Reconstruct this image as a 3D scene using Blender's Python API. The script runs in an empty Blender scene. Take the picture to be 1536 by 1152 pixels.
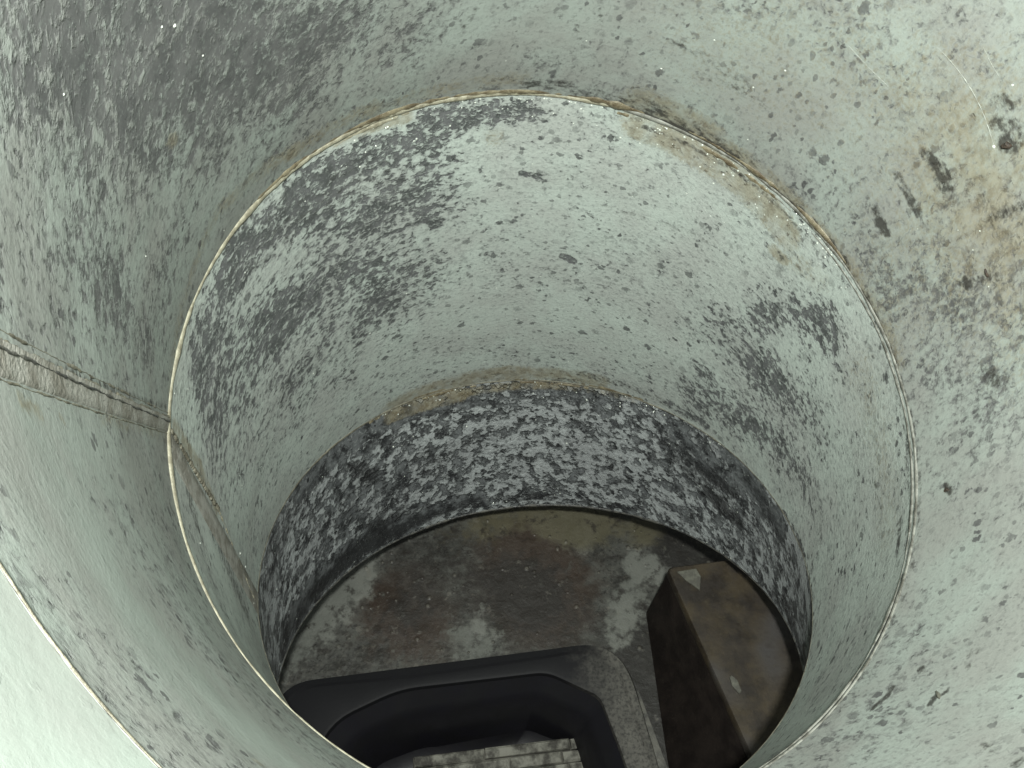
import bpy, math, random
import numpy as np
from mathutils import Vector, noise as mnoise
random.seed(7); rng = np.random.default_rng(7)
scene = bpy.context.scene
COL = scene.collection
R_ = math.radians

# ---------------------------------------------------------------- camera
cd = bpy.data.cameras.new('camera'); cam = bpy.data.objects.new('camera', cd); COL.objects.link(cam)
cam.location = (0, 0, 0.898); cam.rotation_euler = (R_(40), 0, 0)      # looks 50 degrees below the horizon
cd.sensor_fit = 'HORIZONTAL'; cd.sensor_width = 36.0; cd.lens = 36.0 * 1150 / 1536
cd.clip_start = 0.005; cd.clip_end = 50
scene.camera = cam
# ---------------------------------------------------------------- surroundings: a dim room behind the duct mouth
w = bpy.data.worlds.new('World'); scene.world = w; w.use_nodes = True
bg = w.node_tree.nodes['Background']
bg.inputs['Color'].default_value = (0.93, 1.0, 0.96, 1); bg.inputs['Strength'].default_value = 0.12
# ---------------------------------------------------------------- the torch held beside the camera
ld = bpy.data.lights.new('torch', 'AREA'); ld.shape = 'DISK'; ld.size = 0.04
ld.energy = 12.5; ld.color = (0.97, 1.0, 0.95)
lamp = bpy.data.objects.new('torch', ld); COL.objects.link(lamp)
lamp.location = (0.025, -0.02, 1.09)
lamp.rotation_euler = (Vector((0.06, 0.40, 0.25)) - Vector(lamp.location)).to_track_quat('-Z', 'Y').to_euler()
# ---------------------------------------------------------------- exposure
scene.view_settings.view_transform = 'Standard'; scene.view_settings.look = 'None'
scene.view_settings.exposure = 0.0; scene.view_settings.gamma = 1.0
scene.cycles.max_bounces = 8; scene.cycles.diffuse_bounces = 5
scene.cycles.caustics_reflective = False; scene.cycles.caustics_refractive = False
# ================================================================ helpers
def link(name, me, mat=None, parent=None, kind=None):
    o = bpy.data.objects.new(name, me); COL.objects.link(o)
    if mat: me.materials.append(mat)
    if parent: o.parent = parent
    if kind: o['kind'] = kind
    return o
def mesh(name, v, f, smooth=True):
    me = bpy.data.meshes.new(name); me.from_pydata([tuple(map(float, p)) for p in v], [], f); me.update()
    if smooth: me.polygons.foreach_set('use_smooth', [True] * len(me.polygons))
    return me
def thing(name, label, cat, loc=(0, 0, 0), group=None):
    o = bpy.data.objects.new(name, None); COL.objects.link(o); o.location = loc
    o['label'] = label; o['category'] = cat
    if group: o['group'] = group
    return o
def tag(o, label, cat, group=None):
    o['label'] = label; o['category'] = cat
    if group: o['group'] = group
    return o
def grid_mesh(name, P, attrs=None, uv=None, smooth=True):
    """P: (n, m, 3) array of points, open sheet; uv: (n, m, 2)"""
    n, m = P.shape[:2]
    me = bpy.data.meshes.new(name)
    me.vertices.add(n * m); me.vertices.foreach_set('co', P.astype(np.float32).ravel())
    idx = np.arange(n * m).reshape(n, m)
    q = np.stack([idx[:-1, :-1], idx[1:, :-1], idx[1:, 1:], idx[:-1, 1:]], -1).reshape(-1, 4)
    me.loops.add(q.size); me.loops.foreach_set('vertex_index', q.ravel().astype(np.int32))
    me.polygons.add(len(q)); me.polygons.foreach_set('loop_start', np.arange(0, q.size, 4, dtype=np.int32))
    if smooth: me.polygons.foreach_set('use_smooth', np.ones(len(q), dtype=bool))
    me.update(calc_edges=True)
    if uv is not None:
        ul = me.uv_layers.new(name='UVMap'); ul.data.foreach_set('uv', uv.reshape(-1, 2)[q.ravel()].astype(np.float32).ravel())
    for k, a in (attrs or {}).items():
        at = me.attributes.new(k, 'FLOAT', 'POINT'); at.data.foreach_set('value', a.astype(np.float32).ravel())
    me.validate(); return me
def tube_mesh(name, pts, rad, sides=8, closed=False, squash=None):
    """a swept bead: pts (n,3), rad (n,)"""
    pts = np.asarray(pts, float); n = len(pts)
    t = np.roll(pts, -1, 0) - np.roll(pts, 1, 0)
    if not closed: t[0] = pts[1] - pts[0]; t[-1] = pts[-1] - pts[-2]
    t /= np.linalg.norm(t, axis=1)[:, None]
    up = squash if squash is not None else np.tile([0.3, 0.2, 1.0], (n, 1))
    a = up - (up * t).sum(1)[:, None] * t; a /= np.linalg.norm(a, axis=1)[:, None]
    b = np.cross(t, a)
    v, f = [], []
    for i in range(n):
        for k in range(sides):
            an = 2 * math.pi * k / sides
            v.append(pts[i] + rad[i] * (math.cos(an) * a[i] * 0.5 + math.sin(an) * b[i]))
    for i in range(n if closed else n - 1):
        j = (i + 1) % n
        for k in range(sides):
            l = (k + 1) % sides
            f.append((i * sides + k, i * sides + l, j * sides + l, j * sides + k))
    if not closed:
        f.append(tuple(range(sides))[::-1]); f.append(tuple((n - 1) * sides + k for k in range(sides)))
    return mesh(name, v, f)
def fbm(x, y, z, oct=4):
    return mnoise.fractal(Vector((x, y, z)), 1.0, 2.0, oct)

class NT:
    def __init__(s, name):
        s.m = bpy.data.materials.new(name); s.m.use_nodes = True
        s.t = s.m.node_tree; s.b = s.t.nodes['Principled BSDF']; s.out = s.t.nodes['Material Output']
    def n(s, typ, ins=(), **kw):
        nd = s.t.nodes.new(typ)
        for k, v in kw.items(): setattr(nd, k, v)
        for k, v in (ins.items() if isinstance(ins, dict) else enumerate(ins)):
            if v is None: continue
            if isinstance(v, bpy.types.NodeSocket): s.t.links.new(v, nd.inputs[k])
            else: nd.inputs[k].default_value = v
        return nd
    def math(s, op, a, b=None, c=None, clamp=False):
        return s.n('ShaderNodeMath', (a, b, c), operation=op, use_clamp=clamp).outputs[0]
    def attr(s, name): return s.n('ShaderNodeAttribute', attribute_name=name).outputs['Fac']
    def noise(s, vec, scale, detail=4, rough=.55, dist=0., typ='FBM'):
        nd = s.n('ShaderNodeTexNoise', {'Vector': vec, 'Scale': scale, 'Detail': detail, 'Roughness': rough, 'Distortion': dist})
        return nd.outputs['Fac']
    def step(s, x, lo, hi, a=0., b=1.):
        nd = s.n('ShaderNodeMapRange', {0: x, 1: lo, 2: hi, 3: a, 4: b}, interpolation_type='SMOOTHSTEP'); return nd.outputs[0]
    def mix(s, f, a, b, mode='MIX'):
        nd = s.n('ShaderNodeMix', data_type='RGBA', blend_type=mode, clamp_factor=True)
        for i, v in ((0, f), (6, a), (7, b)):
            if isinstance(v, bpy.types.NodeSocket): s.t.links.new(v, nd.inputs[i])
            elif i == 0: nd.inputs[0].default_value = v
            else: nd.inputs[i].default_value = (*v, 1)
        return nd.outputs[2]
    def set(s, **kw):
        for k, v in kw.items():
            k = k.replace('_', ' ')
            if isinstance(v, bpy.types.NodeSocket): s.t.links.new(v, s.b.inputs[k])
            else: s.b.inputs[k].default_value = v if not (isinstance(v, tuple) and len(v) == 3) else (*v, 1)
        return s.m
    def bump(s, h, dist, strength=1., nrm=None):
        nd = s.n('ShaderNodeBump', {'Height': h, 'Distance': dist, 'Strength': strength})
        if nrm: s.t.links.new(nrm, nd.inputs['Normal'])
        return nd.outputs[0]

# ================================================================ materials
def wall_material(name, pale, pale2, sub, sub2, fs=(70, 150), soft=.28, relief=.0006, grime=(.026, .024, .021)):
    """zinc-coated sheet: pale bloom worn away in patches down to the grey metal"""
    t = NT(name); asp = (fs[0] / fs[1]) ** .5
    uv = t.n('ShaderNodeUVMap', uv_map='UVMap').outputs[0]
    cov, bei, dk = t.attr('coverage'), t.attr('beige'), t.attr('stain')
    wob = t.n('ShaderNodeTexNoise', {'Vector': uv, 'Scale': 160., 'Detail': 3.}).outputs['Color']
    wv = t.n('ShaderNodeVectorMath', (t.n('ShaderNodeVectorMath', (wob, (.5, .5, .5)), operation='SUBTRACT').outputs[0], (.0045, .0045, 0)), operation='MULTIPLY').outputs[0]
    uw = t.n('ShaderNodeVectorMath', (uv, wv), operation='ADD').outputs[0]
    p = t.n('ShaderNodeMapping', {'Vector': uw, 'Scale': (fs[0], fs[1], 1)}).outputs[0]
    n1 = t.noise(p, 1.0, 5, .58)                                 # patches about a centimetre across
    nb_ = t.noise(t.n('ShaderNodeMapping', {'Vector': uw, 'Scale': (fs[0] * 2.6, fs[1] * 2.9, 1), 'Location': (3.3, 7.1, 0)}).outputs[0], 1.0, 4, .55)
    n2 = t.noise(uv, 26., 4, .6)                                 # where they gather
    x = t.math('ADD', t.math('MULTIPLY', t.math('SUBTRACT', n1, .5), 6.6), t.math('MULTIPLY', t.math('SUBTRACT', n2, .5), 2.6))
    x = t.math('ADD', x, t.math('MULTIPLY', t.math('SUBTRACT', nb_, .5), 3.0))
    x = t.math('ADD', x, cov)
    rgh = t.step(cov, 1.9, 3.2, 1., .12)                         # 0 where the coating is unbroken
    m = t.step(x, -soft, soft)                                  # 1 = pale bloom
    m2 = t.step(x, -soft * 4, soft * 6)                         # thickness of the bloom
    # isolated droplets and pin holes
    sw = t.math('MULTIPLY', t.math('SUBTRACT', t.noise(uv, 300., 3, .6), .5), .75)
    spot = None
    for sc_, lo_, am_, bs_, mx_, of_ in ((78., .36, .9, .06, .22, 0.), (150., .30, .95, .08, .26, 5.)):
        vo = t.n('ShaderNodeTexVoronoi', {'Vector': t.n('ShaderNodeMapping', {'Vector': uw, 'Scale': (sc_ * asp, sc_ / asp, 1), 'Location': (of_, of_, 0)}).outputs[0], 'Scale': 1., 'Randomness': 1.})
        cell = t.n('ShaderNodeSeparateColor', (vo.outputs['Color'],)).outputs
        dsz = t.math('MULTIPLY_ADD', t.math('POWER', cell[0], 2.), mx_, bs_)
        dd = t.math('ADD', vo.outputs['Distance'], sw)
        s1 = t.math('MULTIPLY', t.step(dd, t.math('ADD', dsz, .10), dsz), t.math('GREATER_THAN', cell[1], lo_))
        s1 = t.math('MULTIPLY', t.math('MULTIPLY', s1, t.math('MULTIPLY_ADD', cell[2], .6, .42)), am_)
        spot = s1 if spot is None else t.math('MAXIMUM', spot, s1)
    spot = t.math('MULTIPLY', spot, t.step(n2, .38, .62, 1., .5))
    # fine mottling
    f1 = t.noise(uv, 260., 5, .68); fh = t.noise(t.n('ShaderNodeMapping', {'Vector': uv, 'Scale': (80, 210, 1)}).outputs[0], 1., 4, .6); f2 = t.noise(uv, 14., 4, .6); f3 = t.noise(uv, 700., 2, .5)
    c = t.mix(t.step(f2, .36, .64), pale, pale2)
    c = t.mix(t.math('MULTIPLY', t.step(f1, .49, .74, 0, .32), rgh), c, sub)
    c = t.mix(t.math('MULTIPLY', t.step(nb_, .44, .34, 0., .34), rgh), c, sub)
    c = t.mix(t.math('MULTIPLY', t.step(fh, .52, .72, 0., .12), rgh), c, sub)
    c = t.mix(t.step(x, 1.6, .2, 0., .30), c, sub)
    sm = t.mix(t.step(t.noise(uv, 55., 5, .6), .40, .62), sub, sub2)
    sm = t.mix(t.step(f1, .52, .66, 0, .35), sm, pale)
    c = t.mix(m, sm, c)
    c = t.mix(t.math('MULTIPLY', spot, t.math('MULTIPLY', rgh, 1.)), c, sub2)
    # beige sealant smears, brown stains
    bm = t.step(t.math('ADD', bei, t.math('MULTIPLY', t.math('SUBTRACT', t.math('ADD', f1, nb_), 1.), 1.7)), .05, 1.05, 0, .72)
    bm = t.math('MULTIPLY', bm, t.step(t.noise(uv, 48., 4, .6), .34, .58, .35, 1.))
    c = t.mix(t.math('MULTIPLY', bm, t.step(bei, .0, .08)), c, t.mix(t.step(t.noise(uv, 120., 4), .42, .6), (.225, .205, .145), (.15, .125, .075)))
    st = t.math('ADD', dk, t.math('MULTIPLY', t.math('MULTIPLY', t.math('SUBTRACT', t.math('ADD', f1, fh), 1.), 2.8), t.step(dk, 0., .3)))
    c = t.mix(t.step(st, .05, 1.15, 0, .88), c, grime)
    c = t.mix(t.step(f3, .66, .72, 0, .5), c, pale)              # pale spatter
    h = t.math('ADD', t.math('MULTIPLY', m, .6), t.math('MULTIPLY', f1, t.math('MULTIPLY_ADD', m, .6, .25)))
    h = t.math('SUBTRACT', h, t.math('MULTIPLY', spot, -.25))
    nb = t.bump(h, relief, 1.0)
    nb = t.bump(t.noise(uv, 9., 2), .010, .35, nb)               # hand-rolled sheet is never quite true
    ro = t.math('MULTIPLY_ADD', m, .22, .40)
    return t.set(Base_Color=c, Roughness=ro, Normal=nb, Specular_IOR_Level=.4)
PALE, PALE2 = (.272, .304, .276), (.240, .250, .230)
M = {}
M['wall'] = wall_material('zinc_sheet', PALE, PALE2, (.112, .112, .111), (.074, .075, .075), fs=(155, 104), soft=.8, relief=.0004)
M['wall_mid'] = wall_material('zinc_sheet_bloomed', (.368, .412, .376), (.325, .348, .322), (.105, .108, .109), (.064, .068, .067), fs=(122, 160), soft=.42, relief=.0009)
M['wall_low'] = wall_material('zinc_sheet_crusted', (.345, .368, .366), (.27, .284, .284), (.098, .104, .106), (.019, .020, .021), fs=(68, 80), soft=.32, relief=.0042, grime=(.014, .0145, .015))

def simple(name, a, b, scale=60., rough=(.5, .7), bump=.0004, spec=.4, detail=5, metal=0., lo=.38, hi=.62, **kw):
    t = NT(name); co = t.n('ShaderNodeTexCoord').outputs['Object']
    n = t.noise(co, scale, detail, .6); f = t.noise(co, scale * 6, 4, .6)
    c = t.mix(t.step(n, lo, hi), a, b); c = t.mix(t.step(f, .5, .75, 0, .35), c, a)
    return t.set(Base_Color=c, Roughness=t.step(n, .3, .7, *rough), Normal=t.bump(f, bump), Specular_IOR_Level=spec, Metallic=metal, **kw)
M['sealant'] = simple('cream_sealant', (.33, .315, .235), (.19, .175, .125), 150., (.4, .6), .0006, .5)
M['sealant_dull'] = simple('dirty_sealant', (.18, .17, .13), (.085, .078, .056), 130., (.4, .6), .0006, .5)
M['metal_lip'] = simple('bare_zinc_edge', (.24, .243, .215), (.075, .073, .06), 110., (.35, .6), .0004, .5)
M['dark_lip'] = simple('dark_wet_edge', (.03, .03, .03), (.09, .088, .075), 140., (.25, .5), .0006, .6)
M['ochre_crust'] = simple('ochre_crust', (.20, .175, .115), (.085, .066, .038), 90., (.3, .55), .0008, .5)
M['outer'] = simple('outer_sheet', (.30, .31, .31), (.24, .25, .25), 20., (.4, .55), .0003, .5, metal=.4)
M['seam'] = simple('seam_strip', (.30, .295, .265), (.17, .16, .135), 62., (.4, .65), .0008, .4)
M['plastic'] = simple('black_plastic', (.0075, .0072, .0092), (.006, .0058, .0068), 40., (.34, .48), .0001, .3)
M['plastic_worn'] = simple('scuffed_plastic', (.020, .019, .018), (.085, .082, .074), 55., (.35, .6), .0005, .45, lo=.45, hi=.66)
t = NT('scuffed_plastic'); co = t.n('ShaderNodeTexCoord').outputs['Object']
n = t.noise(co, 60., 5, .62); f = t.noise(co, 330., 4, .6); xx = t.n('ShaderNodeSeparateXYZ', (co,)).outputs[0]
wear = t.step(t.math('ADD', t.math('MULTIPLY', t.math('SUBTRACT', n, .5), .8), t.step(xx, .07, .17, -.1, .62)), .0, .75)      # the right-hand rim is scuffed grey
c = t.mix(t.math('MULTIPLY', wear, t.step(f, .3, .6, .4, 1.)), (.009, .009, .010), (.085, .082, .073))
M['plastic_worn'] = t.set(Base_Color=c, Roughness=t.math('MULTIPLY_ADD', wear, .2, .5), Normal=t.bump(f, .0001), Specular_IOR_Level=.06)
M['rim_edge'] = simple('worn_grey_edge', (.075, .072, .062), (.03, .029, .026), 60., (.4, .6), .0004, .35)
M['slat'] = simple('pale_slat', (.15, .147, .124), (.035, .033, .028), 60., (.6, .8), .0006, .3)
M['slat_dark'] = simple('slat_backing', (.04, .038, .032), (.07, .066, .055), 70., (.6, .8), .0006, .3)
M['box_side'] = simple('shaded_brown_side', (.0060, .0040, .0032), (.0105, .0070, .0052), 40., (.6, .8), .0005, .25)  # near-black brown: the shade on the box side is put into the colour
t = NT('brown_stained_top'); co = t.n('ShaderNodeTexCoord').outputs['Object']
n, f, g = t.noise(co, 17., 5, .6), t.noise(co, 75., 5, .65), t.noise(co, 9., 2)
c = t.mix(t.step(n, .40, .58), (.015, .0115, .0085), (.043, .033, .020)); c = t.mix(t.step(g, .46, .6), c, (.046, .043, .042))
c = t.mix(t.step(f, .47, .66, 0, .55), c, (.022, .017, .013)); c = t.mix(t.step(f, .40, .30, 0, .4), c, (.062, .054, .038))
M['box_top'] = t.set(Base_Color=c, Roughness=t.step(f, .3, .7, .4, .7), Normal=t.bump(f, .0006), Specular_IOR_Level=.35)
M['chip'] = simple('pale_chip', (.10, .10, .08), (.065, .063, .052), 150., (.5, .7), .0003, .4)
M['rust'] = simple('dark_rust', (.022, .017, .013), (.05, .035, .024), 300., (.5, .8), .0004, .4)
t = NT('water_film'); M['drop'] = t.set(Base_Color=(.55, .58, .52), Roughness=.12, Specular_IOR_Level=.9, Coat_Weight=1., Coat_Roughness=.06)

# ================================================================ the segmented duct bend
RAD = .25
RINGS = {0: ((.1133, .195, .7964), (.2377, -.6072, .7581)), 1: ((.038, .3222, .5021), (.1644, -.3169, .9341)),
         2: ((.021, .3447, .251), (.0152, .1958, .9805)), 3: ((.0235, .2903, .1536), (-.0642, .4418, .8948))}
nrm = lambda v: v / np.linalg.norm(v)
def rotto(v, a, b):
    k = np.cross(a, b); s = np.linalg.norm(k); c = a @ b
    if s < 1e-9: return v
    k = k / s; return v * c + np.cross(k, v) * s + k * (k @ v) * (1 - c)
N = {k: nrm(np.array(v[1])) for k, v in RINGS.items()}; C = {k: np.array(v[0]) for k, v in RINGS.items()}
MOUTH = .27
N[-1] = N[0]; C[-1] = C[0] + N[0] * MOUTH
EX = {1: nrm(np.array([1., 0, 0]) - N[1][0] * N[1])}
EX[0] = rotto(EX[1], N[1], N[0]); EX[-1] = EX[0]; EX[2] = rotto(EX[1], N[1], N[2]); EX[3] = rotto(EX[2], N[2], N[3])
EY = {k: np.cross(N[k], EX[k]) for k in N}
def ring(k, th, r=RAD):
    th = np.asarray(th)[..., None]; return C[k] + r * (np.cos(th) * EX[k] + np.sin(th) * EY[k])
def surf(s, th, tt, r=RAD):
    tt = np.asarray(tt)[..., None]; return ring(s - 1, th, r) * (1 - tt) + ring(s, th, r) * tt
def inward(s, th, tt):
    a = -(np.cos(th)[..., None] * EX[s] + np.sin(th)[..., None] * EY[s])
    return a / np.linalg.norm(a, axis=-1)[..., None]
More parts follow.
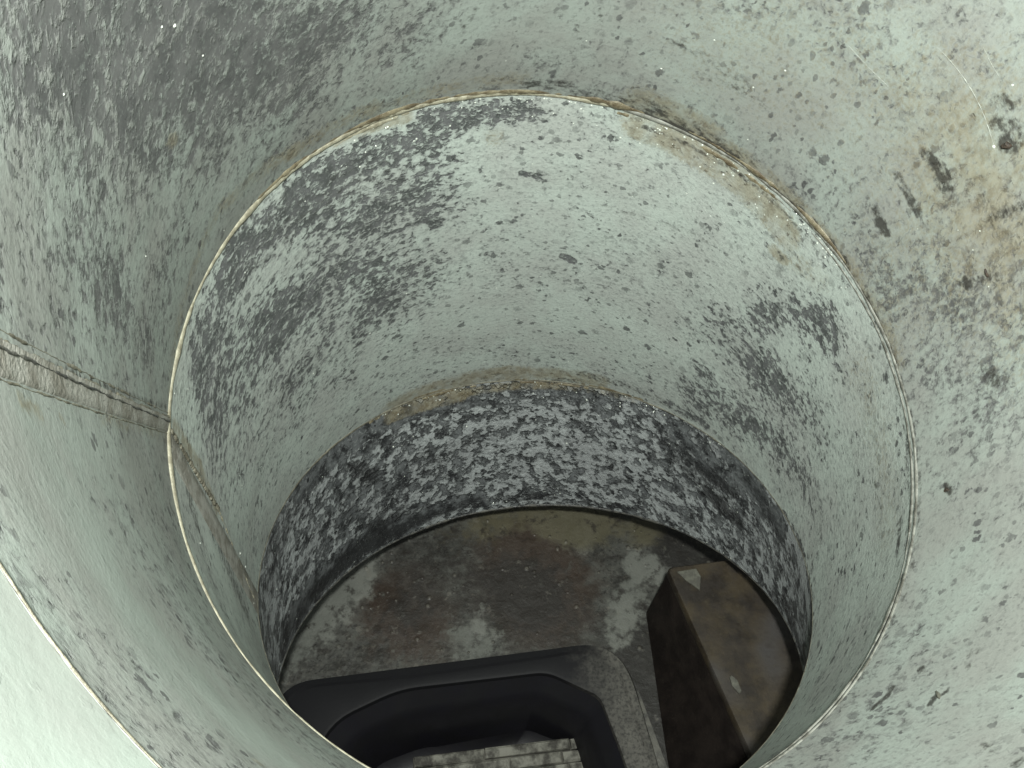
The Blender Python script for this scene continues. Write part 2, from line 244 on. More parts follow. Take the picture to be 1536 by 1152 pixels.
FEATURES=[(1,3.02,0.248,2.624,0.563,0.0437,'c',-1.1),(1,3.058,0.298,2.472,0.703,0.0496,'c',-0.7),(1,3.024,0.471,2.681,0.73,0.0409,'c',-0.5),(1,2.621,0.553,2.278,0.695,0.0277,'c',-0.35),(1,3.269,0.346,3.147,0.629,0.0289,'c',-0.35),(1,2.919,0.728,3.03,0.854,0.0253,'c',-0.3),(1,2.957,0.293,2.593,0.594,0.0325,'k',0.1),(1,3.614,0.262,3.89,0.32,0.0381,'c',1.6),(1,3.512,0.27,3.468,0.762,0.0208,'c',1.2),(1,3.926,0.33,4.099,0.636,0.0196,'c',1.2),(1,1.916,0.842,1.382,0.774,0.0498,'c',0.6),(1,1.239,0.831,0.851,0.775,0.0604,'c',0.9),(1,1.133,0.72,0.653,0.652,0.111,'b',0.36),(1,0.375,0.892,0.364,0.614,0.0871,'b',0.38),(1,0.638,0.601,0.104,0.678,0.0642,'b',0.36),(1,0.395,0.923,0.155,0.711,0.0493,'c',-0.9),(1,0.495,0.66,0.314,0.618,0.0324,'c',-0.7),(1,0.092,0.904,-0.072,0.754,0.0436,'c',-0.5),(1,-0.359,0.893,-0.889,0.536,0.055,'c',0.7),(1,0.62,0.687,0.601,0.685,0.0051,'k',0.8),(1,0.59,0.685,0.548,0.679,0.0059,'k',0.8),(1,0.547,0.696,0.519,0.694,0.0055,'k',0.9),(1,0.625,0.76,0.548,0.769,0.004,'k',0.8),(1,0.538,0.771,0.501,0.771,0.004,'k',0.95),(1,0.583,0.848,0.541,0.855,0.0057,'k',0.7),(1,0.545,0.86,0.509,0.859,0.0052,'k',1.0),(1,0.628,0.538,0.595,0.516,0.006,'k',0.6),(1,0.575,0.551,0.53,0.533,0.0084,'k',0.65),(1,0.533,0.564,0.512,0.556,0.0054,'k',1.1),(1,0.397,0.658,0.384,0.593,0.0036,'k',0.6),(1,0.287,0.766,0.256,0.681,0.0038,'k',0.5),(1,0.289,0.752,0.27,0.752,0.0039,'k',0.7),(1,0.039,0.771,0.007,0.757,0.0084,'k',0.6),(1,-0.226,0.906,-0.246,0.897,0.0039,'k',1.2),(1,-0.863,0.873,-0.826,0.86,0.003,'k',1.0),(1,-0.826,0.86,-0.801,0.862,0.003,'k',1.0),(1,-0.837,0.72,-0.818,0.725,0.0025,'k',0.9),(1,-0.814,0.724,-0.793,0.705,0.0021,'k',0.9),(1,-0.74,0.814,-0.743,0.808,0.0034,'k',1.1),(1,-0.691,0.706,-0.682,0.694,0.0043,'k',0.5),(1,-0.726,0.695,-0.729,0.69,0.0035,'k',0.5),(1,-0.923,0.518,-0.927,0.492,0.0042,'k',0.5),(1,-0.954,0.429,-0.939,0.424,0.0034,'k',0.8),(1,0.967,0.645,0.811,0.655,0.0019,'c',4.0),(1,0.808,0.551,0.685,0.562,0.0023,'c',3.0),(1,0.685,0.562,0.526,0.583,0.0027,'c',3.0),(1,1.346,0.797,1.095,0.825,0.0065,'k',0.22),(1,1.72,0.853,1.677,0.94,0.0014,'k',0.35),(1,1.576,0.765,1.517,0.852,0.0018,'k',0.3),(1,1.638,0.786,1.589,0.845,0.0023,'k',0.3),(1,2.087,0.81,2.06,0.898,0.0018,'k',0.35),(1,1.904,0.761,1.941,0.823,0.0035,'k',0.25),(1,1.227,0.845,1.013,0.84,0.0057,'k',0.25),(1,2.699,0.905,2.454,0.943,0.0104,'b',0.7),(1,2.455,0.952,2.179,0.953,0.0102,'b',0.65),(1,2.177,0.974,1.718,0.955,0.0108,'b',0.6),(1,3.198,0.998,2.739,0.888,0.009,'b',0.5),(1,2.826,0.619,2.815,0.632,0.0052,'b',1.0),(1,1.692,0.969,1.568,0.966,0.0081,'k',0.6),(1,1.517,0.983,1.264,0.969,0.0104,'k',0.45),(1,1.276,0.984,1.04,0.989,0.0115,'k',0.4),(1,1.047,0.981,0.741,0.999,0.0104,'k',0.3),(1,0.719,1,0.579,1,0.0093,'k',0.7),(1,0.601,1,0.518,0.997,0.0072,'k',0.9),(1,1.336,0.961,1.1,0.974,0.0176,'b',1.2),(1,0.541,1,0.18,1,0.007,'k',0.35),(1,-0.133,0.997,-0.442,0.988,0.0045,'k',0.4),(1,-0.501,0.983,-0.877,1,0.0038,'k',0.35),(1,3.492,0.232,3.491,0.283,0.0038,'b',0.7),(1,3.472,0.352,3.474,0.361,0.0026,'b',0.7),(1,3.414,0.531,3.312,0.986,0.004,'b',0.5),(1,3.438,0.213,3.242,0.981,0.0023,'k',0.6),(1,3.991,0.298,4.006,0.316,0.0021,'b',0.8),(1,1.315,0.993,0.957,0.998,0.0026,'k',0.7),(1,0.957,0.998,0.575,1,0.0031,'k',0.7),(1,0.575,1,0.164,1,0.003,'k',0.6),(1,0.164,1,-0.114,0.993,0.0024,'k',0.5),(1,2.678,0.54,2.356,0.84,0.0328,'c',-0.5),(1,2.888,0.436,2.637,0.603,0.0176,'c',-0.5),(1,3.173,0.543,3.17,0.799,0.0189,'c',-0.4),(1,2.407,0.643,2.077,0.812,0.0355,'c',-0.4),(1,1.017,0.987,0.587,1,0.0135,'b',1.0),(1,1.213,1,0.98,1,0.0085,'k',0.5),(1,0.579,1,0.173,1,0.0131,'b',0.6),(1,2.936,0.404,2.485,0.803,0.0748,'c',-0.75),(1,3.176,0.464,3.103,0.811,0.0462,'c',-0.45),(1,2.467,0.665,2.036,0.821,0.0438,'c',-0.35),(2,3.001,0.295,2.119,0.466,0.0828,'c',-0.45),(2,3.087,0.184,3.027,1,0.0652,'c',-0.3),(1,3.592,0.209,4.033,0.508,0.0496,'c',2.6),(1,-0.183,0.867,-0.932,0.565,0.0633,'k',0.0),(2,1.291,0.026,0.943,0.024,0.0027,'k',0.6),(2,0.943,0.024,0.575,0.039,0.0026,'k',0.5),(2,2.039,1,1.827,0.937,0.0308,'c',0.4),(2,3.03,0.259,2.722,0.659,0.0377,'c',-0.5),(2,2.608,0.358,2.067,0.53,0.0533,'c',-0.4),(2,2.814,0.39,2.408,0.772,0.0359,'c',-0.5),(2,0.684,0.899,0.167,0.77,0.0402,'c',-0.4),(2,2.99,0.099,2.754,0.07,0.0316,'c',-1.3),(2,2.722,0.076,2.407,0.087,0.0383,'c',-1.7),(2,2.403,0.071,2.0,0.067,0.0354,'c',-1.5),(2,2.403,0.18,2.003,0.186,0.0428,'c',-1.0),(2,3.036,0.143,2.635,0.338,0.0394,'c',-0.9),(2,2.628,0.319,2.217,0.342,0.0499,'c',-0.9),(2,2.204,0.244,1.906,0.259,0.0339,'c',-0.9),(2,1.999,0.044,1.651,0.044,0.0178,'c',-1.3),(2,2.61,0.57,2.245,0.567,0.0492,'c',-0.65),(2,2.233,0.472,1.982,0.457,0.0371,'c',-0.5),(2,2.761,0.084,2.189,0.12,0.0442,'k',0.22),(2,3.053,0.347,2.91,0.742,0.0434,'c',-0.2),(2,3.141,0.656,2.898,1,0.0299,'c',0.5),(2,1.839,0.689,0.963,0.695,0.0627,'c',0.7),(2,1.615,0.276,1.015,0.202,0.088,'c',0.3),(2,0.649,0.35,0.451,0.177,0.0341,'c',-1.3),(2,0.472,0.199,0.333,0.248,0.0165,'c',-1.0),(2,0.783,0.527,0.541,0.537,0.0507,'c',-1.0),(2,0.75,0.824,0.408,0.763,0.0476,'c',-1.1),(2,0.541,0.537,0.262,0.524,0.0425,'c',-1.0),(2,0.32,0.697,0.043,0.771,0.0247,'c',-0.7),(2,0.831,0.709,0.762,0.718,0.0124,'c',-1.3),(2,0.24,0.174,-0.271,0.233,0.0304,'b',0.35),(2,-0.172,0.519,-0.509,0.125,0.0246,'c',0.4),(2,-0.069,0.3,-0.171,0.27,0.0031,'k',0.5),(2,-0.011,0.048,-0.093,0.045,0.0029,'k',0.5),(2,-0.104,0.067,-0.293,0.041,0.0033,'k',0.5),(2,-0.266,0.124,-0.366,0.127,0.0042,'k',0.7),(2,-0.537,0.008,-0.727,0.08,0.0039,'k',0.5),(2,0.129,1,-0.073,0.991,0.0057,'c',-2.0),(2,-0.033,1,-0.276,1,0.0043,'k',0.6),(2,1.304,0.02,0.965,0.032,0.0192,'b',1.5),(2,0.965,0.032,0.721,0.075,0.0172,'b',1.4),(2,0.737,0.146,0.69,0.149,0.0066,'b',1.3),(2,0.711,0.14,0.699,0.15,0.0044,'k',0.5),(2,0.659,0.124,0.545,0.102,0.013,'b',0.5),(2,2.3,0.0,2.064,0.016,0.0074,'b',1.3),(2,2.3,0.0,2.064,0.016,0.0083,'c',3.0),(2,1.776,0.101,1.771,0.104,0.0108,'b',0.6),(2,2.193,0.991,1.636,0.961,0.0199,'b',1.2),(2,1.636,0.961,1.195,0.962,0.0156,'b',1.2),(2,1.442,0.995,1.286,0.983,0.0063,'k',0.5),(2,1.295,0.941,0.869,0.959,0.0076,'k',0.45),(2,0.869,0.959,0.656,0.964,0.0089,'c',-1.2),(2,1.372,0.271,0.968,0.249,0.0053,'k',0.2),(2,1.47,0.453,1.428,0.465,0.0052,'c',-3.0),(2,2.017,0.277,1.968,0.318,0.0093,'c',-2.0),(2,1.673,0.2,1.602,0.208,0.0052,'c',-2.0),(2,3.298,0.093,3.445,0.237,0.011,'k',0.55),(2,3.318,0.338,3.486,0.776,0.0127,'k',0.5),(2,3.298,0.093,3.518,0.563,0.0179,'c',1.0),(2,3.254,0.047,3.239,0.262,0.0069,'b',1.2),(2,3.239,0.262,3.276,0.44,0.0066,'b',1.0),(3,2.91,0.214,2.683,0.145,0.015,'k',0.5),(3,0.393,0.119,0.07,0.321,0.0149,'k',0.5),(3,0.613,0.523,0.36,0.613,0.0103,'k',0.7),(3,2.222,0.933,1.787,0.916,0.0099,'k',0.8),(3,2.789,0.902,2.222,0.933,0.0107,'k',0.8),(3,2.54,0.851,2.07,0.891,0.0158,'k',0.4),(3,2.045,0.422,1.98,0.506,0.016,'k',0.5),(3,0.661,0.32,0.463,0.348,0.0103,'k',0.8),(3,2.367,0.79,2.138,0.795,0.0112,'k',0.6),(3,1.176,0.58,1.639,0.398,0.0736,'c',0.35),(3,2.62,0.762,2.22,0.369,0.0683,'c',-0.35),(3,2.767,0.04,2.306,0.056,0.0185,'c',-1.6),(3,2.306,0.056,1.828,0.106,0.0154,'c',-1.0),(3,1.828,0.106,1.184,0.09,0.0127,'c',-0.6),(3,3.057,0.921,2.73,0.861,0.0237,'c',-1.7),(3,2.73,0.861,2.22,0.906,0.02,'c',-1.2),(3,2.22,0.906,1.786,0.877,0.0116,'c',-1.2),(3,3.057,0.921,2.385,1,0.0365,'k',0.6),(3,2.878,0.044,3.065,0.245,0.0156,'k',0.5),(3,2.437,0.248,2.335,0.413,0.015,'k',1.0),(3,2.509,0.549,2.263,1,0.0311,'k',0.35),(3,0.777,0.185,0.385,0.24,0.0322,'c',-0.8),(3,0.806,0.327,0.494,0.52,0.0301,'k',0.8),(3,0.482,0.051,0.144,0.175,0.0179,'c',-1.4),(3,0.368,0.487,-0.032,0.643,0.0204,'k',0.35),(3,0.055,0.832,-0.205,0.983,0.009,'k',1.2),(3,0.191,0.932,-0.022,0.911,0.0061,'k',0.8),(3,0.049,0,-0.26,0.31,0.0099,'c',3.0),(3,0.049,0,-0.305,0.44,0.0086,'k',-0.3),(3,1.65,0.94,1.41,0.932,0.0077,'k',1.0),(3,1.239,0.973,0.961,0.94,0.0058,'k',0.7),(3,1.737,0.329,1.512,0.901,0.0083,'k',0.3),(3,2.214,0.047,1.859,0.057,0.0116,'b',1.6),(3,1.859,0.057,1.314,0.024,0.0071,'b',1.2),(3,1.314,0.024,1.022,0.017,0.0063,'b',0.6)]
DROPS=[(2,2.034,0.074),(2,2.176,0.014),(2,1.869,0),(2,1.516,0.059),(2,1.464,0.003),(1,1.331,0.868),(1,1.248,0.766),(1,2.73,0.481),(1,2.76,0.462),(2,1.015,0.086),(2,1.089,0.148),(2,1.288,0.069),(2,1.236,0.019),(2,0.994,0.05),(2,1.72,0.574),(2,3.484,0.212),(2,3.3,0.393),(2,3.282,0.728),(2,3.296,0.806),(2,3.337,0.889),(2,3.389,0.926),(3,1.65,0.951),(3,1.719,0.953),(3,1.376,0.902),(3,0.588,0.985),(3,0.487,0.985),(3,0.441,0.985),(3,1.835,0.303),(3,2.106,0.262),(3,2.213,0.272),(3,1.344,0.478),(3,0.975,0.496),(3,0.866,0.61),(1,0.629,0.502),(1,1.079,0.819),(1,1.041,0.753),(1,0.539,0.581),(2,2.266,0.611),(2,2.095,0.522),(2,2.55,0.615),(2,2.233,0.089),(2,1.075,0.063),(3,1.958,0.061),(3,1.249,0.111),(3,1.506,0.098),(3,1.086,0.103)]
duct = thing('metal_duct', 'mottled grey zinc-coated segmented duct bend seen from inside, worn in pale and dark patches', 'duct', tuple(C[2]))
LOC = C[2]
BASE = {0: 5., 1: 1.1, 2: 1.25, 3: .1}
def section(s, nu, nv, mat, dim):
    th = np.linspace(-math.pi / 2, 1.5 * math.pi, nu); tt = np.linspace(0, 1, nv)
    TH, TT = np.meshgrid(th, tt, indexing='ij')
    P = surf(s, TH, TT)
    Ln = np.linalg.norm(surf(s, th, np.ones_like(th)) - surf(s, th, np.zeros_like(th)), axis=1)
    U = TH * RAD; V = TT * Ln[:, None]
    A = {'c': np.full(TH.shape, BASE[s]), 'b': np.zeros(TH.shape), 'k': np.zeros(TH.shape), 'r': np.zeros(TH.shape)}
    wob = np.interp(np.arange(4001), np.linspace(0, 4000, 900), rng.normal(0, 1, 900))
    for (fs, a1, t1, a2, t2, wd, key, amt) in FEATURES:
        if fs != s: continue
        L = np.interp((a1 + a2) / 2, th, Ln)
        x1, y1, x2, y2 = a1 * RAD, t1 * L, a2 * RAD, t2 * L
        dx, dy = x2 - x1, y2 - y1; q = max(dx * dx + dy * dy, 1e-9)
        Y = TT * L
        pr = np.clip(((U - x1) * dx + (Y - y1) * dy) / q, 0, 1)
        d = np.hypot(U - x1 - pr * dx, Y - y1 - pr * dy) / wd
        A[key] += amt * (1 - np.clip(d, 0, 1) ** 2) ** 2 if wd > .02 else amt * (np.clip(1.6 * (1 - d), 0, 1) if key != 'b' else (1 - np.clip(d, 0, 1) ** 2))
    A['c'] = np.maximum(A['c'], (-9, -.62, -.36, -9)[s])
    me = grid_mesh('duct_section', P - LOC, {'coverage': A['c'], 'beige': A['b'], 'stain': A['k']}, np.stack([U + 3.1 * s, V], -1))
    o = link('duct_section', me, M[mat], duct)
    # the back of the sheet, 1.5 mm out, closed at both ends
    th2 = np.linspace(-math.pi / 2, 1.5 * math.pi, 97); T2, K2 = np.meshgrid(th2, [0., .005, .5, .995, 1.], indexing='ij')
    P2 = surf(s, T2, np.clip(K2, 0, 1), RAD + .0015); P2[:, 0] = surf(s, th2, np.zeros(97), RAD); P2[:, 4] = surf(s, th2, np.ones(97), RAD)
    link('outer_skin', grid_mesh('outer_skin', P2 - LOC), M['outer'], o)
    return o
M['wall_mouth'] = wall_material('zinc_sheet_plain', (.225, .258, .230), (.215, .232, .211), (.112, .112, .111), (.074, .075, .075), fs=(105, 66), soft=.75, relief=.0002)
sec = [section(0, 300, 50, 'wall_mouth', 0), section(1, 900, 240, 'wall', 1), section(2, 900, 240, 'wall_mid', 2), section(3, 900, 110, 'wall_low', 3)]
for o, l in zip(sec, ('bright pale mouth section of the duct', 'upper duct section with dark mottling on one side and brown streaks on the other',
                      'middle duct section with speckled pale far wall', 'dark bottom duct section crusted with white flakes')): o['label'] = l

# joint beads: sealant squeezed out where two sections meet
def bead(k, thick, off, mat, name, th0=-math.pi / 2, th1=1.5 * math.pi, n=520, inset=.0004, seed=0, jit=.35):
    closed = th1 - th0 > 6.2
    th = np.linspace(th0, th1, n, endpoint=not closed)
    P = ring(k, th, RAD - inset); nr = nrm(N[k])
    rr = np.array([thick(math.degrees(a) % 360) * (1 + jit * fbm(a * 6, seed, .3) + .45 * jit * fbm(a * 27, seed, 5.)) for a in th])
    wv = np.array([fbm(a * 5, seed + 9, 1.) for a in th]) * .0007
    P = P + nr * (off + wv)[:, None]
    if not closed: rr[:6] *= np.linspace(.2, 1, 6); rr[-6:] *= np.linspace(1, .2, 6)
    rad_dir = P - C[k]
    return link(name, tube_mesh(name, P - LOC, np.maximum(rr, .0003), 8, closed, rad_dir), M[mat], duct)
def prof(pts):
    xs, ys = zip(*pts); return lambda a: float(np.interp(a, xs, ys))
bead(1, prof([(0, .0008), (60, .0009), (85, .0018), (110, .0026), (140, .0028), (175, .0026), (200, .0021), (225, .0015), (270, .0011), (360, .0008)]), 0, 'sealant', 'sealant_bead', R_(78), R_(254), 620, inset=.0001, seed=1, jit=.55)
bead(1, prof([(100, .0010), (118, .0022), (126, .0026), (138, .0008)]), -.0042, 'sealant', 'sealant_bead', R_(100), R_(138), 160, inset=.0, seed=21, jit=.9)
bead(1, lambda a: .0014, 0, 'metal_lip', 'joint_lip', R_(-104), R_(80), 420, inset=.0001, seed=2, jit=.6)
bead(1, lambda a: .0009, -.0045, 'metal_lip', 'joint_lip', R_(-102), R_(100), 420, inset=.0, seed=3, jit=.8)
bead(2, prof([(0, .0005), (50, .0008), (80, .0014), (130, .0013), (180, .0005), (360, .0004)]), 0, 'sealant_dull', 'sealant_bead', inset=.0002, seed=4, jit=.7)
bead(1, lambda a: .0019, .0028, 'ochre_crust', 'ochre_crust', R_(28), R_(150), 420, inset=-.0003, seed=31, jit=1.5)
bead(1, lambda a: .0017, -.0052, 'ochre_crust', 'ochre_crust', R_(40), R_(112), 300, inset=-.0003, seed=32, jit=1.6)
bead(2, lambda a: .0017, .0026, 'ochre_crust', 'ochre_crust', R_(55), R_(135), 260, inset=-.0003, seed=33, jit=1.5)
bead(2, lambda a: .0019, -.0034, 'ochre_crust', 'ochre_crust', R_(70), R_(140), 260, inset=-.0004, seed=34, jit=1.4)
bead(2, lambda a: .0005, -.004, 'metal_lip', 'joint_lip', R_(60), R_(140), 240, inset=0, seed=5, jit=.7)
bead(3, prof([(0, .0008), (60, .0014), (100, .0012), (180, .0006), (360, .0008)]), -.001, 'dark_lip', 'joint_lip', inset=.0003, seed=6, jit=.9)
bead(0, prof([(0, .0007), (180, .0007), (220, .0004), (360, .0004)]), 0, 'sealant_dull', 'sealant_bead', seed=7, jit=.4)

# side seams: a lapped strip with ragged sealant along its edges
def seam_line(s, a1, t1, a2, t2, n=80):
    k = np.linspace(0, 1, n); return a1 + (a2 - a1) * k, t1 + (t2 - t1) * k
def strip(s, e1, e2, h, mat, name):
    n = 120; P = []
    A1, T1 = seam_line(s, *e1, n); A2, T2 = seam_line(s, *e2, n)
    for q, hh in ((0, .0), (.10, h * .35), (.35, h * .45), (.65, h * .6), (.93, h), (1, 0.)):
        a = A1 + (A2 - A1) * q; tq = T1 + (T2 - T1) * q
        jig = np.array([fbm(i * .25, q * 7, s) for i in range(n)]) * .0004
        P.append(surf(s, a, tq) + inward(s, a, tq) * (hh * (1 + .3 * (jig / .0004)))[:, None] - inward(s, a, tq) * (.0003 if hh == 0 else 0))
    return link(name, grid_mesh(name, np.stack(P, 1) - LOC), M[mat], duct)
strip(1, (3.525, .0, 3.300, .992), (3.475, .0, 3.262, .992), .0016, 'seam', 'side_seam')
def seam_bead(s, a1, t1, a2, t2, r, mat, seed, n=240, gap=-.1, lift=.0006):
    a, tq = seam_line(s, a1, t1, a2, t2, n)
    w = np.array([fbm(i * .10, seed, 0) + .5 * fbm(i * .5, seed, 2.) for i in range(n)])
    a = a + w * .0022
    P = surf(s, a, tq) + inward(s, a, tq) * lift
    rr = np.array([max(.0002, r * (1 + .6 * fbm(i * .09, seed, 4.) + .5 * fbm(i * .6, seed, 6.)) * (1 if fbm(i * .07, seed, 8.) > gap else .25)) for i in range(n)])
    link('seam_sealant', tube_mesh('seam_sealant', P - LOC, rr, 7, False, inward(s, a, tq)), M[mat], duct)
seam_bead(1, 3.480, 0., 3.262, .992, .0011, 'sealant_dull', 11)
seam_bead(1, 3.462, 0., 3.250, .992, .0007, 'sealant_dull', 12, gap=.05, lift=.0)
seam_bead(1, 3.527, 0., 3.302, .992, .00045, 'sealant_dull', 13, lift=0.)
seam_bead(1, 3.488, 0., 3.272, .992, .0006, 'dark_lip', 19, lift=.0012)
M['burr'] = simple('bright_scratch', (.34, .36, .32), (.25, .26, .23), 200., (.25, .4), .0003, .6)
def scratch(a1, t1, a2, t2, bow, r, seed):                          # a scored line with a raised bright burr
    k = np.linspace(0, 1, 60); a = a1 + (a2 - a1) * k; tq = t1 + (t2 - t1) * k + bow * np.sin(k * math.pi)
    rr = np.array([max(.00012, r * (.75 + 1.1 * fbm(i * .35, seed, 0))) for i in range(60)]) * np.minimum(1, np.minimum(k, 1 - k) * 8 + .25)
    link('scratch_burr', tube_mesh('scratch_burr', surf(1, a, tq) - LOC, rr, 6, False, inward(1, a, tq)), M['burr'], duct)
scratch(.967, .645, .811, .655, .003, .00028, 51); scratch(.808, .551, .526, .583, -.010, .00034, 52); scratch(.74, .50, .66, .51, .002, .00022, 53)
strip(2, (3.36, .01, 3.41, .99), (3.285, .01, 3.315, .99), .0010, 'seam', 'side_seam')
seam_bead(2, 3.285, .012, 3.268, .45, .0019, 'sealant_dull', 14)
seam_bead(2, 3.268, .45, 3.37, .95, .0009, 'sealant', 15, gap=.12)

# water drops on the sheet: real domes that catch the torch
DV, DF = [], []
def dome(p, n, r, v=DV, f=DF):
    n = nrm(n); a = nrm(np.cross(n, [.3, .7, .2])); b = np.cross(n, a); i0 = len(v)
    v.append(p + n * r * .7)
    for ri, z in ((.6, .5), (1., 0.)):
        for k in range(7):
            an = k * 2 * math.pi / 7; v.append(p + r * ri * (math.cos(an) * a + math.sin(an) * b) + n * r * .7 * z)
    for k in range(7):
        l = (k + 1) % 7
        f.append((i0, i0 + 1 + k, i0 + 1 + l)); f.append((i0 + 1 + k, i0 + 8 + k, i0 + 8 + l, i0 + 1 + l))
for (s, a, tq) in DROPS:
    a, tq = np.array(a), np.array(tq)
    dome(surf(s, a, tq) - LOC, inward(s, a, tq), random.uniform(.0007, .0013))
for k in range(170):
    s = random.choice((1, 2, 2, 3, 3)); a = np.array(random.uniform(.2, 3.2)); tq = np.array(random.random() * .97)
    dome(surf(s, a, tq) - LOC, inward(s, a, tq), random.uniform(.0003, .0007))
for k in range(170):                                              # wet edge of the joints
    s = random.choice((2, 2, 3)); a = np.array(random.uniform(.5, 2.3)); tq = np.array(random.random() ** 3 * .07 + .008)
    dome(surf(s, a, tq) - LOC, inward(s, a, tq), random.uniform(.0003, .0010))
link('water_drop', mesh('water_drop', DV, DF), M['drop'], duct, 'stuff')

# ================================================================ the pit under the duct
FZ = -.03
t = NT('stained_pit_floor')
co = t.n('ShaderNodeTexCoord').outputs['Object']
pa, ye, ru, dk = t.attr('pale'), t.attr('yellow'), t.attr('rust'), t.attr('dark')
n1, n2, n3 = t.noise(co, 22., 6, .62, .3), t.noise(co, 60., 5, .65), t.noise(co, 9., 3)
str_ = t.noise(t.n('ShaderNodeMapping', {'Vector': co, 'Scale': (14, 70, 20)}).outputs[0], 1., 4, .6)
c = t.mix(t.step(n1, .36, .64), (.045, .045, .041), (.095, .098, .088))
c = t.mix(t.step(str_, .5, .68, 0, .7), c, (.024, .021, .018)); fg = t.noise(co, 210., 4, .65); c = t.mix(t.step(fg, .48, .34, 0, .8), c, (.016, .014, .012)); c = t.mix(t.step(fg, .55, .68, 0, .6), c, (.12, .115, .10))
c = t.mix(t.step(t.math('ADD', ru, t.math('MULTIPLY', t.math('SUBTRACT', n2, .5), 2.)), .1, 1.0, 0, .8), c, (.050, .032, .022))
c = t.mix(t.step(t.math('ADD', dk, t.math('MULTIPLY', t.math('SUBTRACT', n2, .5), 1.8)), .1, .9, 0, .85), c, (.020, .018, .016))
c = t.mix(t.step(t.math('ADD', pa, t.math('MULTIPLY', t.math('SUBTRACT', n2, .5), 2.4)), .26, .84, 0, .85), c, t.mix(t.step(n3, .4, .6), (.16, .17, .155), (.225, .235, .215)))
c = t.mix(t.step(t.math('ADD', ye, t.math('MULTIPLY', t.math('SUBTRACT', n2, .5), 1.6)), .18, .95, 0, .85), c, (.125, .115, .073))
vo = t.n('ShaderNodeTexVoronoi', {'Vector': co, 'Scale': 95.}); cc = t.n('ShaderNodeSeparateColor', (vo.outputs['Color'],)).outputs
bub = t.math('MULTIPLY', t.step(vo.outputs['Distance'], t.math('MULTIPLY_ADD', cc[1], .34, .08), t.math('MULTIPLY_ADD', cc[1], .14, .0)), t.math('GREATER_THAN', cc[0], .78))
c = t.mix(t.math('MULTIPLY', bub, .5), c, (.19, .18, .155))
ub = t.noise(co, 46., 5, .7); c = t.mix(t.step(ub, .46, .34, 0, .75), c, (.018, .014, .011)); c = t.mix(t.step(ub, .60, .70, 0, .45), c, (.20, .19, .165))
c = t.mix(1., c, (.66, .65, .63), 'MULTIPLY')
M['floor'] = t.set(Base_Color=c, Roughness=t.step(n1, .3, .7, .35, .7), Normal=t.bump(t.math('ADD', n2, t.math('MULTIPLY', bub, .8)), .0018), Specular_IOR_Level=.4)
xs, ys = np.linspace(-1.0, 1.2, 440), np.linspace(-.7, 1.4, 420)
X, Y = np.meshgrid(xs, ys, indexing='ij')
FF = {'pale': [(-.25, .47, .075, 1.), (-.285, .40, .06, .8), (-.22, .50, .05, .7), (-.05, .392, .055, .75), (.185, .50, .045, 1.), (.155, .44, .04, .9), (.14, .40, .03, .7), (.10, .54, .05, .45), (-.31, .33, .05, .4)],
      'yellow': [(-.03, .575, .055, .8), (.05, .588, .06, 1.), (.12, .575, .055, 1.), (.19, .56, .045, .9), (.09, .56, .05, .7), (-.09, .55, .05, .3)],
      'rust': [(-.153, .44, .09, 1.0), (.021, .50, .12, 1.1), (.05, .44, .09, 1.0), (-.10, .39, .07, .5), (.02, .55, .04, .6)],
      'dark': [(.02, .47, .07, .7), (-.14, .43, .06, .5), (-.11, .50, .10, .5), (.06, .42, .10, .5), (.19, .36, .09, .9), (.223, .531, .04, .9), (.26, .52, .06, .7), (-.02, .46, .08, .4), (.175, .43, .03, .8), (.165, .30, .05, 1.2), (.17, .24, .06, 1.2), (.16, .38, .04, .9)]}  # dark stains, plus the shadow between tray and box painted in
att = {}
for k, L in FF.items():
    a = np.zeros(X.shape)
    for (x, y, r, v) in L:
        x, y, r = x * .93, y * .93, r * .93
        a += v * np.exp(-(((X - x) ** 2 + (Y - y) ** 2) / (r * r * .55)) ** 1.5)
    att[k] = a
Z = np.full(X.shape, 0.) + .004 * np.sin(X * 9) * np.sin(Y * 7 + 1)
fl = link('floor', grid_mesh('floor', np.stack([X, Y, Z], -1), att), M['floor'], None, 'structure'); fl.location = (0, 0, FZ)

# ---------------------------------------------------------------- black tray
def loft(name, loops, mat, parent, cap_last=False, cap_first=False, closed=True):
    n = len(loops[0]); v = [p for L in loops for p in L]; f = []
    for i in range(len(loops) - 1):
        for k in range(n):
            l = (k + 1) % n
            f.append((i * n + k, i * n + l, (i + 1) * n + l, (i + 1) * n + k))
    if closed:
        for k in range(n):
            l = (k + 1) % n; f.append(((len(loops) - 1) * n + k, (len(loops) - 1) * n + l, l, k))
    if cap_last: f.append(tuple((len(loops) - 1) * n + k for k in range(n)))
    me = mesh(name, v, f); me.set_sharp_from_angle(angle=R_(38)); return link(name, me, mat, parent)
def rounded(corners, radii, seg=9):
    """corners counter-clockwise (x,y); returns a loop with rounded corners"""
    out = []; n = len(corners)
    for i in range(n):
        p = np.array(corners[i]); a = np.array(corners[i - 1]) - p; b = np.array(corners[(i + 1) % n]) - p
        r = radii[i]; pa, pb = p + nrm(a) * r, p + nrm(b) * r
        for k in range(seg):
            q = k / (seg - 1); out.append((1 - q) ** 2 * pa + 2 * q * (1 - q) * p + q * q * pb)
    return np.array(out)
def at_z(L, z): return [(p[0], p[1], p[2] + z) if len(p) > 2 else (p[0], p[1], z) for p in L]
def shrink(L, d):
    L = np.asarray(L); c = L.mean(0); v = L - c; r = np.linalg.norm(v, axis=1)[:, None]; return c + v * (1 - d / r)
TZ = .10
tray = thing('black_tray', 'black plastic tray with rounded rim standing on the pit floor under the duct', 'tray', (-.04, .15, FZ))
TL = np.array([-.04, .15])
outer = rounded([(-.30, -.02), (.205, -.02), (.113, .3165), (-.236, .271)], [.05, .05, .045, .03])[:, :2] - TL
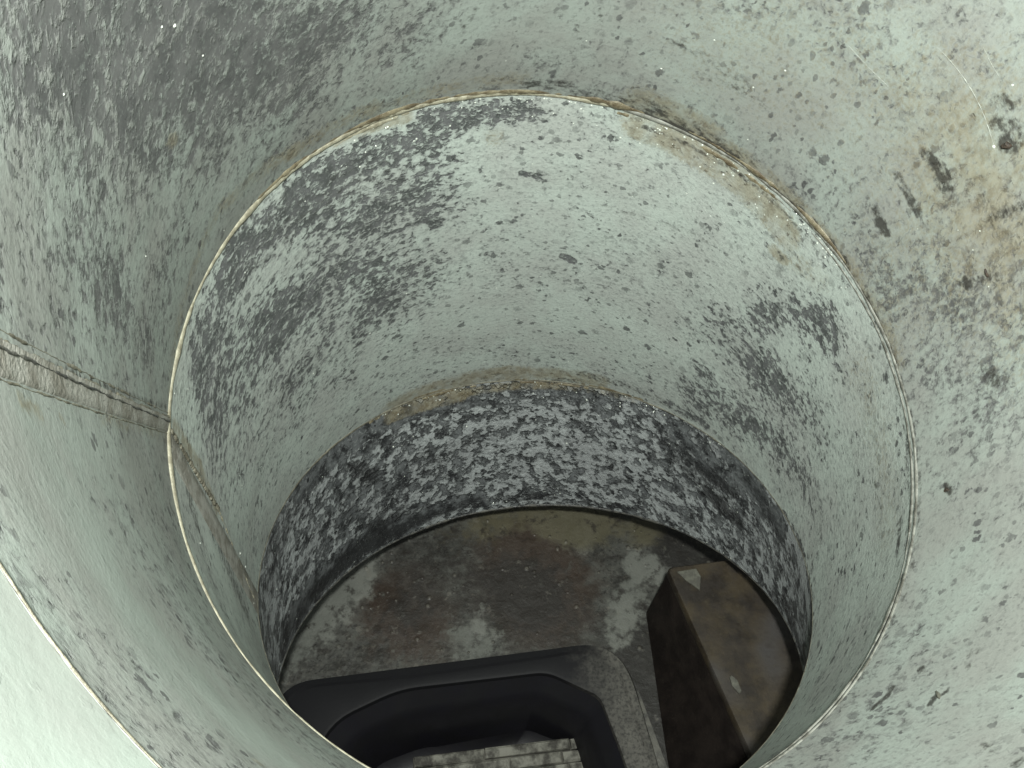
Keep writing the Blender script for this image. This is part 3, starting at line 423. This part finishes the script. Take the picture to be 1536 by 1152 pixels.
inner = rounded([(-.26, .02), (.150, .02), (.108, .199), (.089, .257), (.036, .2815), (-.115, .264), (-.177, .234), (-.215, .15)], [.02, .02, .02, .008, .012, .02, .02, .03], 5)[:, :2] - TL
inner = inner[[int(i * len(inner) / len(outer)) % len(inner) for i in range(len(outer))]] if False else inner
def resample(L, n):
    L = np.vstack([L, L[:1]]); d = np.r_[0, np.cumsum(np.linalg.norm(np.diff(L, axis=0), axis=1))]
    q = np.linspace(0, d[-1], n, endpoint=False); return np.stack([np.interp(q, d, L[:, 0]), np.interp(q, d, L[:, 1])], 1)
def polar_match(L, angs):
    """points of closed loop L at the given polar angles about the tray middle"""
    a = np.arctan2(L[:, 1], L[:, 0]); R2 = resample(L, 4000); ra = np.arctan2(R2[:, 1], R2[:, 0])
    return np.array([R2[np.argmin(np.abs(np.angle(np.exp(1j * (ra - x)))))] for x in angs])
allang = np.sort(np.unique(np.r_[np.arctan2(outer[:, 1], outer[:, 0]), np.arctan2(inner[:, 1], inner[:, 0])].round(3)))
O_, I_ = polar_match(outer, allang), polar_match(inner, allang)
H = TZ - FZ
lip = shrink(O_, .010)
loft('rim', [at_z(shrink(O_, -.001), H - .022), at_z(O_, H - .005), at_z(shrink(O_, .002), H - .001), at_z(lip, H), at_z(shrink(O_, .013), H - .0025), at_z(shrink(I_, -.004), H - .002), at_z(shrink(I_, -.001), H - .003), at_z(I_, H - .006), at_z(I_, H - .020)], M['plastic_worn'], tray)
loft('basin', [at_z(shrink(I_, -.0025), H - .0065), at_z(shrink(I_, .012), H - .022), at_z(shrink(I_, .020), H - .030), at_z(shrink(I_, .034), .030), at_z(shrink(I_, .050), .019), at_z(shrink(I_, .085), .017)], M['plastic'], tray, cap_last=True, closed=False)
loft('outer_wall', [at_z(shrink(O_, .004), H - .012), at_z(shrink(O_, .035), .010), at_z(shrink(O_, .045), .004), at_z(shrink(O_, .3 * .2), .004)], M['plastic'], tray, cap_last=True, closed=False)

ev, ef = [], []
for i in range(40):
    q = i / 39; p = np.array([.1275, .262]) * (1 - q) + np.array([.2045, -.015]) * q - TL
    wd = .0115 * min(1, .10 + q * 2.0) + .0012 * fbm(q * 9, 3., 1.); o_ = np.array([.964, .266])
    for k, (dd_, hh) in enumerate(((.002, -.006), (.001, .0012), (-wd, .0016), (-wd - .001, -.003))):
        ev.append((p[0] + o_[0] * dd_, p[1] + o_[1] * dd_, H + hh))
    if i: ef += [(4 * i - 4 + k, 4 * i - 3 + k, 4 * i + 1 + k, 4 * i + k) for k in range(3)]
link('rim_edge', mesh('rim_edge', ev, ef, False), M['rim_edge'], tray)['label'] = 'worn grey outer edge of the tray rim'

# ---------------------------------------------------------------- slatted board in the tray
bo = thing('slatted_board', 'pale worn board of short slats lying in the black tray', 'board', (.018, .149, .017))
bang = math.atan2(.020, .182); bo.rotation_euler = (R_(1), 0, bang)
def slab(name, x0, x1, y0, y1, z0, z1, mat, parent, bev=.0012):
    v = [(x0, y0, z0), (x1, y0, z0), (x1, y1, z0), (x0, y1, z0), (x0, y0, z1 - bev), (x1, y0, z1 - bev), (x1, y1, z1 - bev), (x0, y1, z1 - bev),
         (x0 + bev, y0 + bev, z1), (x1 - bev, y0 + bev, z1), (x1 - bev, y1 - bev, z1), (x0 + bev, y1 - bev, z1)]
    v = [(a + random.gauss(0, .0004), b + random.gauss(0, .0004), c + random.gauss(0, .0003)) for a, b, c in v]
    f = [(3, 2, 1, 0), (0, 1, 5, 4), (1, 2, 6, 5), (2, 3, 7, 6), (3, 0, 4, 7), (4, 5, 9, 8), (5, 6, 10, 9), (6, 7, 11, 10), (7, 4, 8, 11), (8, 9, 10, 11)]
    return link(name, mesh(name, v, f, False), mat, parent)
slab('backing', -.115, .108, -.09, .084, -.018, .0, M['slat_dark'], bo)
for r in range(14):
    y1 = .083 - r * .0118; x = -.113 - random.random() * .02
    while x < .105:
        ln = random.uniform(.05, .11); a, b = max(x, -.113), min(x + ln, .106)
        if b - a > .006: slab('slat', a, b - .0012, y1 - .0104, y1, .0005, .0062 + random.gauss(0, .0006), M['slat'], bo)
        x += ln

# ---------------------------------------------------------------- brown box beside the tray
BZ = .07
box = thing('brown_box', 'dark brown stained box with flat top beside the black tray', 'box', (.32, .31, FZ))
BL = np.array([.32, .31]); ux, uy = nrm(np.array([.088, .012])), nrm(np.array([.059, -.208]))
fl_ = np.array([.182, .413]); cs = [fl_ + uy * .36, fl_ + uy * .36 + ux * .30, fl_ + ux * .30, fl_]
body = rounded(cs, [.006] * 4, 4) - BL; hb = BZ - FZ
base = rounded([(.178, .05), (.58, .08), (.50, .47), (.169, .404)], [.006] * 4, 4) - BL
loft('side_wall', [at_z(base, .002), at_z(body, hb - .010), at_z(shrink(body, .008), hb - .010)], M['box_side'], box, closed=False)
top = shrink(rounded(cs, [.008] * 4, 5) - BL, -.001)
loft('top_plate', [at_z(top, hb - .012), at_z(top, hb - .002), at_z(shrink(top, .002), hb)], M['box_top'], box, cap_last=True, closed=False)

# ---------------------------------------------------------------- loose chips and crumbs
def chip(name, pts, th, mat, loc, rz=0, rx=0, ry=0):
    n = len(pts); b = [(x, y, 0) for x, y in pts]; tp = [(x * .93, y * .93, th * random.uniform(.8, 1.2)) for x, y in pts]
    f = [tuple(range(n))[::-1], tuple(range(n, 2 * n))] + [(k, (k + 1) % n, n + (k + 1) % n, n + k) for k in range(n)]
    o = link(name, mesh(name, b + tp, f, False), mat); o.location = loc; o.rotation_euler = (rx, ry, rz); return o
tag(chip('pale_chip', [(-.014, .010), (-.004, -.002), (.010, -.014), (.014, .004), (.010, .014)], .0012, M['chip'], (.206, .398, BZ + .0006)), 'pale triangular chip lying near the far left corner of the brown box top', 'chip')
tag(chip('pale_chip', [(-.0045, .008), (-.003, -.002), (.003, -.010), (.006, -.007), (.0035, .005), (-.002, .010)], .0015, M['chip'], (.236, .278, BZ + .0006)), 'small pale oval chip near the left edge of the brown box top', 'chip')

def crumb(s, a, tq, pts, th, mat, label, cat, name, rot=0.):
    a, tq = np.array(a), np.array(tq); p = surf(s, a, tq); n = inward(s, a, tq)
    tx = nrm(np.cross([0, 0, 1.], n)); ty = np.cross(n, tx); cr, sr = math.cos(rot), math.sin(rot)
    v = []
    for h, sc in ((-.0004, 1.), (th * .6, .9), (th, .5)):
        for x, y in pts:
            x2, y2 = x * cr - y * sr, x * sr + y * cr
            v.append((tx * x2 + ty * y2) * sc * random.uniform(.9, 1.1) + n * h)
    k_ = len(pts); f = [tuple(range(2 * k_, 3 * k_))]
    for i in (0, 1):
        for k in range(k_): l = (k + 1) % k_; f.append((i * k_ + k, i * k_ + l, (i + 1) * k_ + l, (i + 1) * k_ + k))
    o = link(name, mesh(name, v, f, False), mat); o.location = p; tag(o, label, cat, None); return o
B8 = [(math.cos(k * math.pi / 4) * q, math.sin(k * math.pi / 4) * q * .7) for k, q in enumerate((1, .8, 1.1, .7, .9, 1.2, .8, 1.))]
sc8 = lambda m: [(x * m, y * m) for x, y in B8]
crumb(1, .524, .561, sc8(.0032), .002, M['rust'], 'dark rust crumb beside the brown stain high on the right wall', 'rust crumb', 'rust_crumb', .4)
crumb(1, .279, .704, [(x * .0032, y * .0013) for x, y in B8], .0011, M['rust'], 'small black splinter stuck to the right wall below the rust crumb', 'splinter', 'dark_splinter', 2.6)
crumb(1, -.238, .905, sc8(.0022), .0012, M['rust'], 'brown rust crumb on the right wall close to the joint ring', 'rust crumb', 'rust_crumb', 1.2)
crumb(1, -.806, .719, [(x * .0042, y * .0016) for x, y in B8], .0012, M['chip'], 'pale lifted zinc flake in the lower right beside a dark scar', 'flake', 'zinc_flake', .7)
